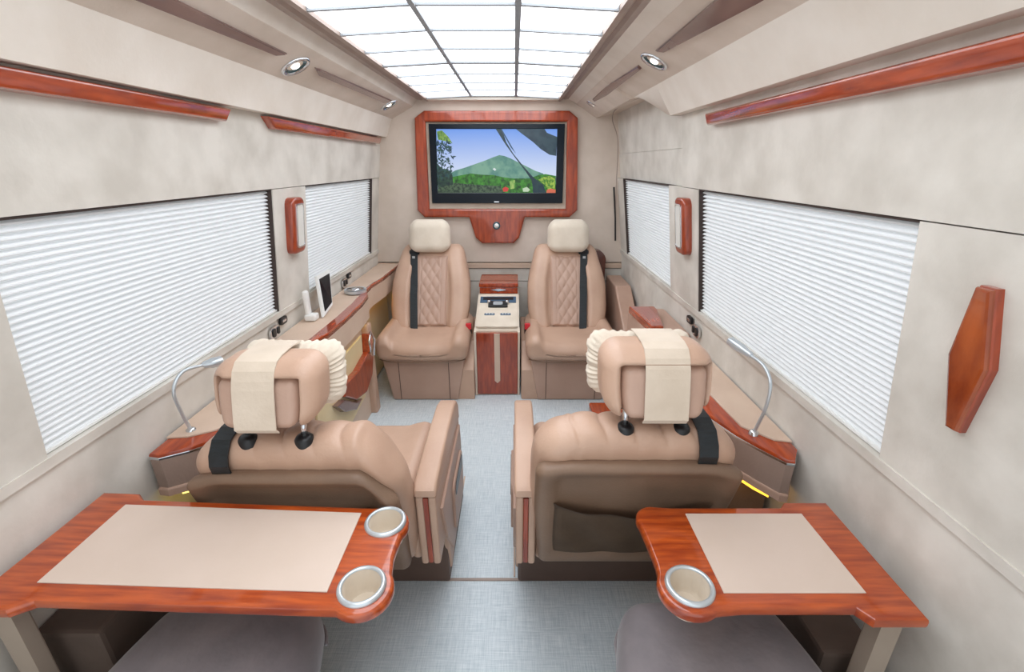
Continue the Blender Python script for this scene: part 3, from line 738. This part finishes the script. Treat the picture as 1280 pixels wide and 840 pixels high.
    for i, (y_, z_) in enumerate(P):
        a = P[max(0, i - 1)]; b_ = P[min(len(P) - 1, i + 1)]
        pth.append(((xb + s * .012 * (1 - i / 8) , y_, z_ ), (0, -(b_[1] - a[1]), b_[0] - a[0])))
    obj('seat_belt', strip(pth, (.044, 0, 0), .004), 'belt', t)
    return t
rear_seat(.298, 1, 'tan leather captain seat seen from behind, right of the aisle', .0, .064, .51, .12)
rear_seat(-.530, -1, 'tan leather captain seat seen from behind, left of the aisle', -.212, .064, .51, .9, -.016, -.020, .94)

# ------------------------------------------------------------------ side ledges
HL = .68
# left long ledge
lg = empty('side_ledge', (-.9, 2.3, 0), 'tan leather ledge with wavy red wood edge along the far left wall', 'ledge')
def flat(H): return lambda u, v, o: Vector((u, v, Zh(H) + o))
edge = [(-.86, 1.66), (-.81, 1.72), (-.787, 1.80), (-.782, 2.0), (-.785, 2.25), (-.80, 2.40), (-.838, 2.50), (-.845, 2.62), (-.825, 2.80), (-.815, 3.24)]
xw = -.983
obj('top', slab([(xw, 1.66)] + edge + [(xw, 3.24)], flat(HL), -.02, .004, .003), 'ledge', lg)
ins = [(x - w_, y) for (x, y), w_ in zip(edge, (.0, .03, .05, .05, .05, .045, .02, .012, .012, .012))]
obj('wood_edge', slab(edge + ins[::-1], flat(HL), -.012, .010, .003), 'wood', lg)
ap = [(x + .002, y) for x, y in edge]
bm = bmesh.new(); rws = []
for (x, y) in ap: rws.append([bm.verts.new((x - .004, y, Zh(HL) - .012)), bm.verts.new((x - .008, y, Zh(.80))), bm.verts.new((x - .03, y, Zh(.80))), bm.verts.new((x - .03, y, Zh(HL) - .012))])
for a, b_ in zip(rws, rws[1:]):
    for q in range(4): bm.faces.new([a[q], a[(q + 1) % 4], b_[(q + 1) % 4], b_[q]])
bm.faces.new(rws[0]); bm.faces.new(rws[-1][::-1])
obj('apron', bm, 'ledge', lg, True, angle=40)
obj('light_strip', box(-.835, -.825, 1.75, 2.35, Zh(.815), Zh(.802)), 'yellow', lg)
obj('light_strip', box(-.90, -.885, 2.55, 3.2, Zh(.815), Zh(.802)), 'amber', lg)
cbn = empty('side_cabinet', (-.85, 2.0, 0), 'cream cabinet under the left ledge with red wood handle panel', 'cabinet')
obj('body', slab([(1.62, .0), (2.33, .0), (2.36, .25), (2.34, .545), (1.62, .545)], sd, -.985, -.835, .008), 'ledge', cbn)
obj('door_panel', slab([(1.66, .10), (2.24, .16), (2.30, .50), (1.66, .50)], sd, -.84, -.825, .005), mat('cream_panel', srgb(226, 205, 160), srgb(232, 212, 170), .5), cbn)
def cp(x, y, X=-.80): p = at(x, y, X=X); return (p.y, p.z)
hp = obj('wood_panel', slab([cp(430, 482), cp(447, 464), cp(460, 440), cp(466, 446), cp(465, 468), cp(458, 490), cp(445, 500), cp(431, 496)], sd, -.83, -.795, .006), 'wood_v', cbn)
obj('chrome_edge', tube([(-.79,) + cp(461, 440), (-.79,) + cp(459, 425), (-.79,) + cp(461, 415), (-.79,) + cp(466, 424), (-.79,) + cp(465, 444)], .006, 8), 'chrome', hp, True)
obj('wood_grip', slab([cp(459, 418), cp(463, 414), cp(464, 430), cp(460, 440)], sd, -.83, -.79, .002), 'wood', hp)
obj('reflection_patch', slab([cp(430, 500), cp(446, 503), cp(453, 498), cp(446, 512), cp(432, 515), cp(422, 508)], sd, -.83, -.797, .005), 'lens', cbn)  # brown slab standing in for the reflection below the wood panel
obj('end_post', box(-.985, -.80, 2.33, 2.40, .0, .545, .012), 'leather', cbn)
# lit storage beyond
st = obj('storage_niche', box(-1.0, -.93, 2.42, 3.2, .02, .52, .004), mat('niche', srgb(228, 208, 168), None, .6), label='yellow lit storage niche under the far end of the left ledge', cat='niche')
# near caps of the ledges beside the rear seats
def near_ledge(s, pts_out, label, W, xl):
    t = empty('armrest_ledge', (s * .8, 1.2, Zh(.83)), label, 'ledge')
    poly = pts_out
    obj('body', slab(poly, lambda u, v, o: Vector((u, v, o)), Zh(.842), Zh(.745), .006), mat('taupe_leather', srgb(150, 128, 116), srgb(160, 137, 124), .5, 6, .3, 140), t)
    obj('lip', slab([(u, v) for u, v in poly], lambda u, v, o: Vector((u, v - .006, o)), Zh(.862), Zh(.838), .005), 'leather_pink', t)
    obj('chrome_line', slab([(u, v) for u, v in poly], lambda u, v, o: Vector((u, v - .002, o)), Zh(.747), Zh(.740), .002), 'chrome', t)
    obj('wood_top', slab(poly, lambda u, v, o: Vector((u, v, o)), Zh(.742), Zh(.730), .006), 'wood', t, True, angle=40)
    return t
Lp = [(-.985, 1.03), (-.955, 1.025), (-.896, 1.06), (-.84, 1.11), (-.80, 1.18), (-.80, 1.62), (-.985, 1.62)]
near_ledge(-1, Lp, 'short taupe leather armrest ledge with red wood top beside the left seat', WL, 0)
obj('light_strip', slab([(-.945, 1.05), (-.896, 1.075), (-.83, 1.14), (-.83, 1.19), (-.95, 1.12)], lambda u, v, o: Vector((u, v, o)), Zh(.880), Zh(.8625)), 'yellow', label='yellow light strip under the left armrest ledge', cat='light')
Rp = [(.775, 1.05), (.74, 1.0), (.72, 1.005), (.684, 1.06), (.645, 1.13), (.60, 1.25), (.60, 1.62), (.62, 1.85), (.775, 1.85)]
near_ledge(1, Rp, 'taupe leather armrest ledge with red wood top beside the right seat', WR, 0)
obj('light_strip', slab([(.715, 1.035), (.688, 1.07), (.64, 1.16), (.64, 1.20), (.72, 1.12)], lambda u, v, o: Vector((u, v, o)), Zh(.880), Zh(.8625)), 'amber', label='amber light strip under the right armrest ledge', cat='light')
# leather top covering on the right ledge away from its wooden rim
obj('ledge_mat', slab([(-.985, 1.10), (-.93, 1.105), (-.87, 1.14), (-.825, 1.21), (-.82, 1.62), (-.985, 1.62)], flat(.730), .0005, .006, .002), 'ledge', label='pale leather mat on the left armrest ledge under the bent lamp', cat='mat')
obj('ledge_mat', slab([(.775, 1.08), (.73, 1.09), (.67, 1.16), (.63, 1.80), (.775, 1.80)], flat(.730), .0005, .006, .002), 'ledge', label='pale leather mat on top of the right ledge behind the headrest', cat='mat')
sl_ = empty('side_ledge', (.68, 2.0, .3), 'low leather ledge with a red wooden lid beside the far right seat', 'ledge')
obj('body', box(.59, .775, 1.87, 2.25, .30, Zh(.702), .01), 'leather_pink', sl_)
obj('lid', slab([(.575, 2.18), (.70, 2.18), (.70, 2.13), (.655, 1.88), (.60, 1.88)], flat(.68), -.02, .012, .005), 'wood', sl_)
obj('side_cabinet', slab([(1.12, .0), (1.86, .0), (1.86, .50), (1.14, .50)], sd, .775, .66, .01), 'leather_dark', label='brown leather cabinet under the right armrest ledge', cat='cabinet')
obj('side_cabinet', slab([(1.16, .0), (1.60, .0), (1.60, .50), (1.17, .50)], sd, -.99, -.84, .01), 'leather_dark', label='brown leather cabinet under the left armrest ledge', cat='cabinet')
# low wood step in front of right seat
obj('step_cover', box(.40, .60, 1.95, 2.16, .0, .17, .012), 'wood', label='low red wooden step cover on the floor before the far right seat', cat='step')
obj('padded_side_panel', slab([(2.55, .0), (3.2, .0), (3.2, .62), (2.9, .62), (2.55, .40)], sd, .76, .66, .01), 'leather_pink', label='rose tan padded panel beside the far right seat', cat='housing')  # plain padded side panel, houses no wheel

# tablet and handset dock on the left ledge
t = empty('tablet', (-.93, 1.95, Zh(HL)), 'white tablet with black screen propped on the left ledge', 'tablet')
q = [at(393, 346, X=-.945), at(409, 337, X=-.945), at(413, 382, X=-.90), at(402, 397, X=-.90)]
def quad(pts, th, bev=.002):
    n = (pts[1] - pts[0]).cross(pts[3] - pts[0]).normalized(); bm = bmesh.new()
    if n.x < 0: n = -n
    A = [bm.verts.new(p) for p in pts]; B = [bm.verts.new(p + n * th) for p in pts]
    bm.faces.new(A[::-1]); fb = bm.faces.new(B)
    for i in range(len(pts)): bm.faces.new([A[i], A[(i + 1) % len(pts)], B[(i + 1) % len(pts)], B[i]])
    if bev: bmesh.ops.bevel(bm, geom=list(fb.edges), offset=bev, segments=2, affect='EDGES')
    return bm, n
bm, n_ = quad(q, .014, .003); obj('body', bm, 'white', t)
cq = sum(q, Vector()) / 4; ins_ = [cq + (p - cq) * .80 + n_ * .0145 for p in q]
bm, _ = quad(ins_, .0015, 0); obj('screen', bm, 'screen', t)
t = empty('handset', (-.94, 1.88, Zh(HL)), 'slim white handset in a dock left of the tablet', 'phone')
p0 = at(391, 404, X=-.93)
obj('dock', rbox((.05, .05, .03), .008, (p0.x, p0.y, Zh(HL) + .022), 3, (1, 1, 1)), 'white', t, True)
obj('receiver', rbox((.022, .035, .12), .010, (p0.x - .012, p0.y, Zh(HL) + .085), 3, (1, 1, 3)), 'white', t, True)
pa = at(447, 367, H=HL)
t = empty('ashtray', (pa.x - .01, pa.y, Zh(HL) + .004), 'flat silver dish on the far part of the left ledge', 'dish')
obj('bowl', lathe([(0, .004), (.045, .004), (.056, .018), (.060, .020), (.060, .004), (.045, 0), (0, 0)], (pa.x - .01, pa.y, Zh(HL) + .006)), 'satin', t, True, angle=40)
obj('lid', lathe([(.04, .018), (.046, .022), (0, .028)], (pa.x - .01, pa.y, Zh(HL) + .006)), 'chrome', t, True)

# gooseneck reading lamps
def bez(P, n=26):
    P = [Vector(p) for p in P]; out = []
    Q = [P[0] * 2 - P[1]] + P + [P[-1] * 2 - P[-2]]
    for i in range(1, len(Q) - 2):
        for k in range(n // (len(P) - 1) + 1):
            t = k / (n // (len(P) - 1) + 1); a, b_, c_, d_ = Q[i - 1:i + 3]
            out.append(.5 * ((2 * b_) + (c_ - a) * t + (2 * a - 5 * b_ + 4 * c_ - d_) * t * t + (3 * b_ - a - 3 * c_ + d_) * t ** 3))
    return out + [P[-1]]
def gooseneck(pix, xs, headpix, xh, label, base):
    P = [at(a, b_, X=x) for (a, b_), x in zip(pix, xs)]
    t = empty('gooseneck_lamp', P[0], label, 'lamp')
    obj('flexible_neck', tube(bez(P), .0048, 8), 'satin', t, True)
    obj('foot', lathe([(.014, -.012), (.013, .004), (.006, .010), (0, .010)], P[0]), 'chrome', t, True)
    a = P[-1]; b_ = at(*headpix, X=xh); d_ = (b_ - a)
    obj('lamp_head', tube([a - d_ * .1, a, a + d_ * .35, a + d_ * .4, b_], [.006, .010, .013, .015, .0155], 14), 'satin', t, True, angle=40)
    obj('lamp_glass', lathe([(.0135, -.001), (.012, .002), (0, .003)], b_, d_), 'white', t)
gooseneck([(942, 541), (957, 510), (963, 480), (955, 458), (937, 443)], [.689, .70, .705, .705, .70], (914, 427), .70, 'chrome gooseneck reading lamp rising from the right ledge', 0)
gooseneck([(239, 538), (226, 514), (217, 488), (228, 465), (255, 456)], [-.939, -.945, -.945, -.94, -.92], (277, 451), -.89, 'chrome gooseneck reading lamp on the left, bent behind the headrest', 0)

# vertical black seal at the right door
obj('door_handle_bar', tube([(.675, 3.24, 1.22), (.70, 3.24, 1.02), (.712, 3.235, .86)], .006, 8), 'black', label='thin black vertical bar in the gap at the sliding door', cat='bar')

# ------------------------------------------------------------------ fold-out tables
HT_ = .76
def arc(cx, cy, r, a0, a1, n=14): return [(cx + r * math.cos(math.radians(a0 + (a1 - a0) * i / n)), cy + r * math.sin(math.radians(a0 + (a1 - a0) * i / n))) for i in range(n + 1)]
def table(label, outline, insetp, rings, tilt, x_ref, bracket, m_=.0):
    cx_ = sum(p[0] for p in outline) / len(outline)
    t = empty('fold_out_table', (cx_, .74, Zh(HT_) - .03), label, 'table')
    fn = lambda u, v, o: Vector((u, v, Zh(HT_) + tilt * (x_ref - u) + o))
    bm = slab(outline, fn, -.026, 0, .008, 3, True)
    top_ = obj('table_top', bm, 'wood_x', t, True, angle=30)
    obj('leather_inset', slab(insetp, fn, -.004, .0022, .001), 'inset', t)
    for (rx, ry) in rings:
        b0 = fn(rx, ry, 0)
        # cut the well
        cut = bpy.data.objects.new('cut', bpy.data.meshes.new('cut')); cbm = lathe([(0, -.05), (.0365, -.05), (.0365, .05), (0, .05)], b0 - wloc(t), (0, 0, 1), 32); bmesh.ops.recalc_face_normals(cbm, faces=cbm.faces); cbm.to_mesh(cut.data); cbm.free(); C.objects.link(cut)
        cut.parent = t
        md = top_.modifiers.new('well', 'BOOLEAN'); md.object = cut; md.operation = 'DIFFERENCE'; md.solver = 'EXACT'
        bpy.context.view_layer.update(); dg = bpy.context.evaluated_depsgraph_get()
        nm = bpy.data.meshes.new_from_object(top_.evaluated_get(dg)); top_.modifiers.clear(); top_.data = nm; bpy.data.objects.remove(cut)
        obj('cup_ring', lathe([(.0365, -.004), (.0365, .005), (.039, .008), (.044, .007), (.0465, .003), (.0465, -.001)], b0, (0, 0, 1), 40), 'satin', t, True)
        obj('cup_well', lathe([(.0362, .004), (.0345, -.045), (.030, -.050), (0, -.050), (0, -.053), (.034, -.053), (.0364, -.02), (.0364, .004)], b0, (0, 0, 1), 32), 'cream', t, True, angle=40)
    for nm_, b_ in bracket: obj(nm_, b_, 'bracket', t)
    return t
rc1, rc2 = (-.294, .647), (-.293, .815); r_ = .060
near, far = .598, .862
ol = [(-.98, .578), (-.90, .578), (-.87, near), (-.375, near)] + arc(rc1[0], rc1[1], r_, 235, 395, 14) + [(-.252, .72), (-.252, .745)] + arc(rc2[0], rc2[1], .052, -35, 95, 12) + [(-.335, far)] + [(-.87, far), (-.895, .882), (-.98, .882)]
# flat bracket legs
legL = slab([(-.975, .02), (-.94, .02), (-.93, .595), (-.97, .595)], lambda u, v, o: Vector((u, .60 + o, v)), 0, .03, .004)
table('larger wood edged fold-out table on the left with two cup holders', ol, [(-.355, .632), (-.355, .840), (-.895, .840), (-.895, .632)], [rc1, rc2], .045, -.35, [('support_leg', legL)])
q1, q2 = (.337, .646), (.322, .825)
orr = [(.742, .578), (.645, .578), (.628, near + .004), (.42, near + .004)] + arc(q1[0], q1[1], r_, 305, 150, 14) + [(.288, .70), (.286, .765)] + arc(q2[0], q2[1], .042, 200, 75, 8) + [(.37, .862), (.63, .862), (.648, .880), (.750, .880)]
legR = slab([(.73, .02), (.69, .02), (.685, .582), (.725, .582)], lambda u, v, o: Vector((u, .60 + o, v)), 0, .035, .004)
table('wood edged fold-out table on the right with a single cup holder', orr, [(.396, .630), (.665, .630), (.665, .838), (.396, .838)], [q1], 0, 0, [('support_leg', legR)])

# rear bench stools under the tables
def stool(cx, label, w_=.44):
    t = empty('stool', (cx, .45, 0), label, 'stool')
    def f(p):
        k = 1 - .18 * sm((p.y - .02) / .3) ** 2
        return Vector((p.x * k, p.y, p.z + .012 * (1 - (p.x / .22) ** 2) * (p.z > 0)))
    obj('cushion', rbox((w_, .62, .13), .062, (cx, .475, .360), 6, (12, 14, 2), f), 'velvet', t, True)
    obj('piping', tube([(cx + a * (1 - .18 * sm((b_ - .475) / .3) ** 2), b_ + .02, .335) for a, b_ in rrect(-w_ / 2 - .001, w_ / 2 + .001, .145, .765, .06, 6)] , .005, 6), 'velvet', t, True)
    obj('base', box(cx - w_ * .42, cx + w_ * .42, .16, .68, .002, .30, .015), 'leather_deep', t)
stool(-.625, 'rounded grey-brown velvet seat under the left table')
stool(.425, 'rounded grey velvet seat under the right table')
obj('side_cabinet', box(-1.0, -.86, .66, .95, .0, .46, .01), 'carpet', label='dark brown low side box against the left wall behind the table leg', cat='cabinet')
obj('side_cabinet', box(.655, .775, .66, .93, .0, .40, .01), 'carpet', label='dark brown low side box against the right wall behind the table leg', cat='cabinet')
obj('door_gasket', tube(bez([(.60, 2.1, R_ft[1]), (.585, 2.4, R_ft[1] + .004), (.57, 2.8, R_ft[1] + .002), (.61, 3.12, R_ft[1] - .03), (.675, 3.22, 1.50), (.69, 3.235, 1.2), (.705, 3.24, 1.0)], 48), .003, 8), 'trim', rf)
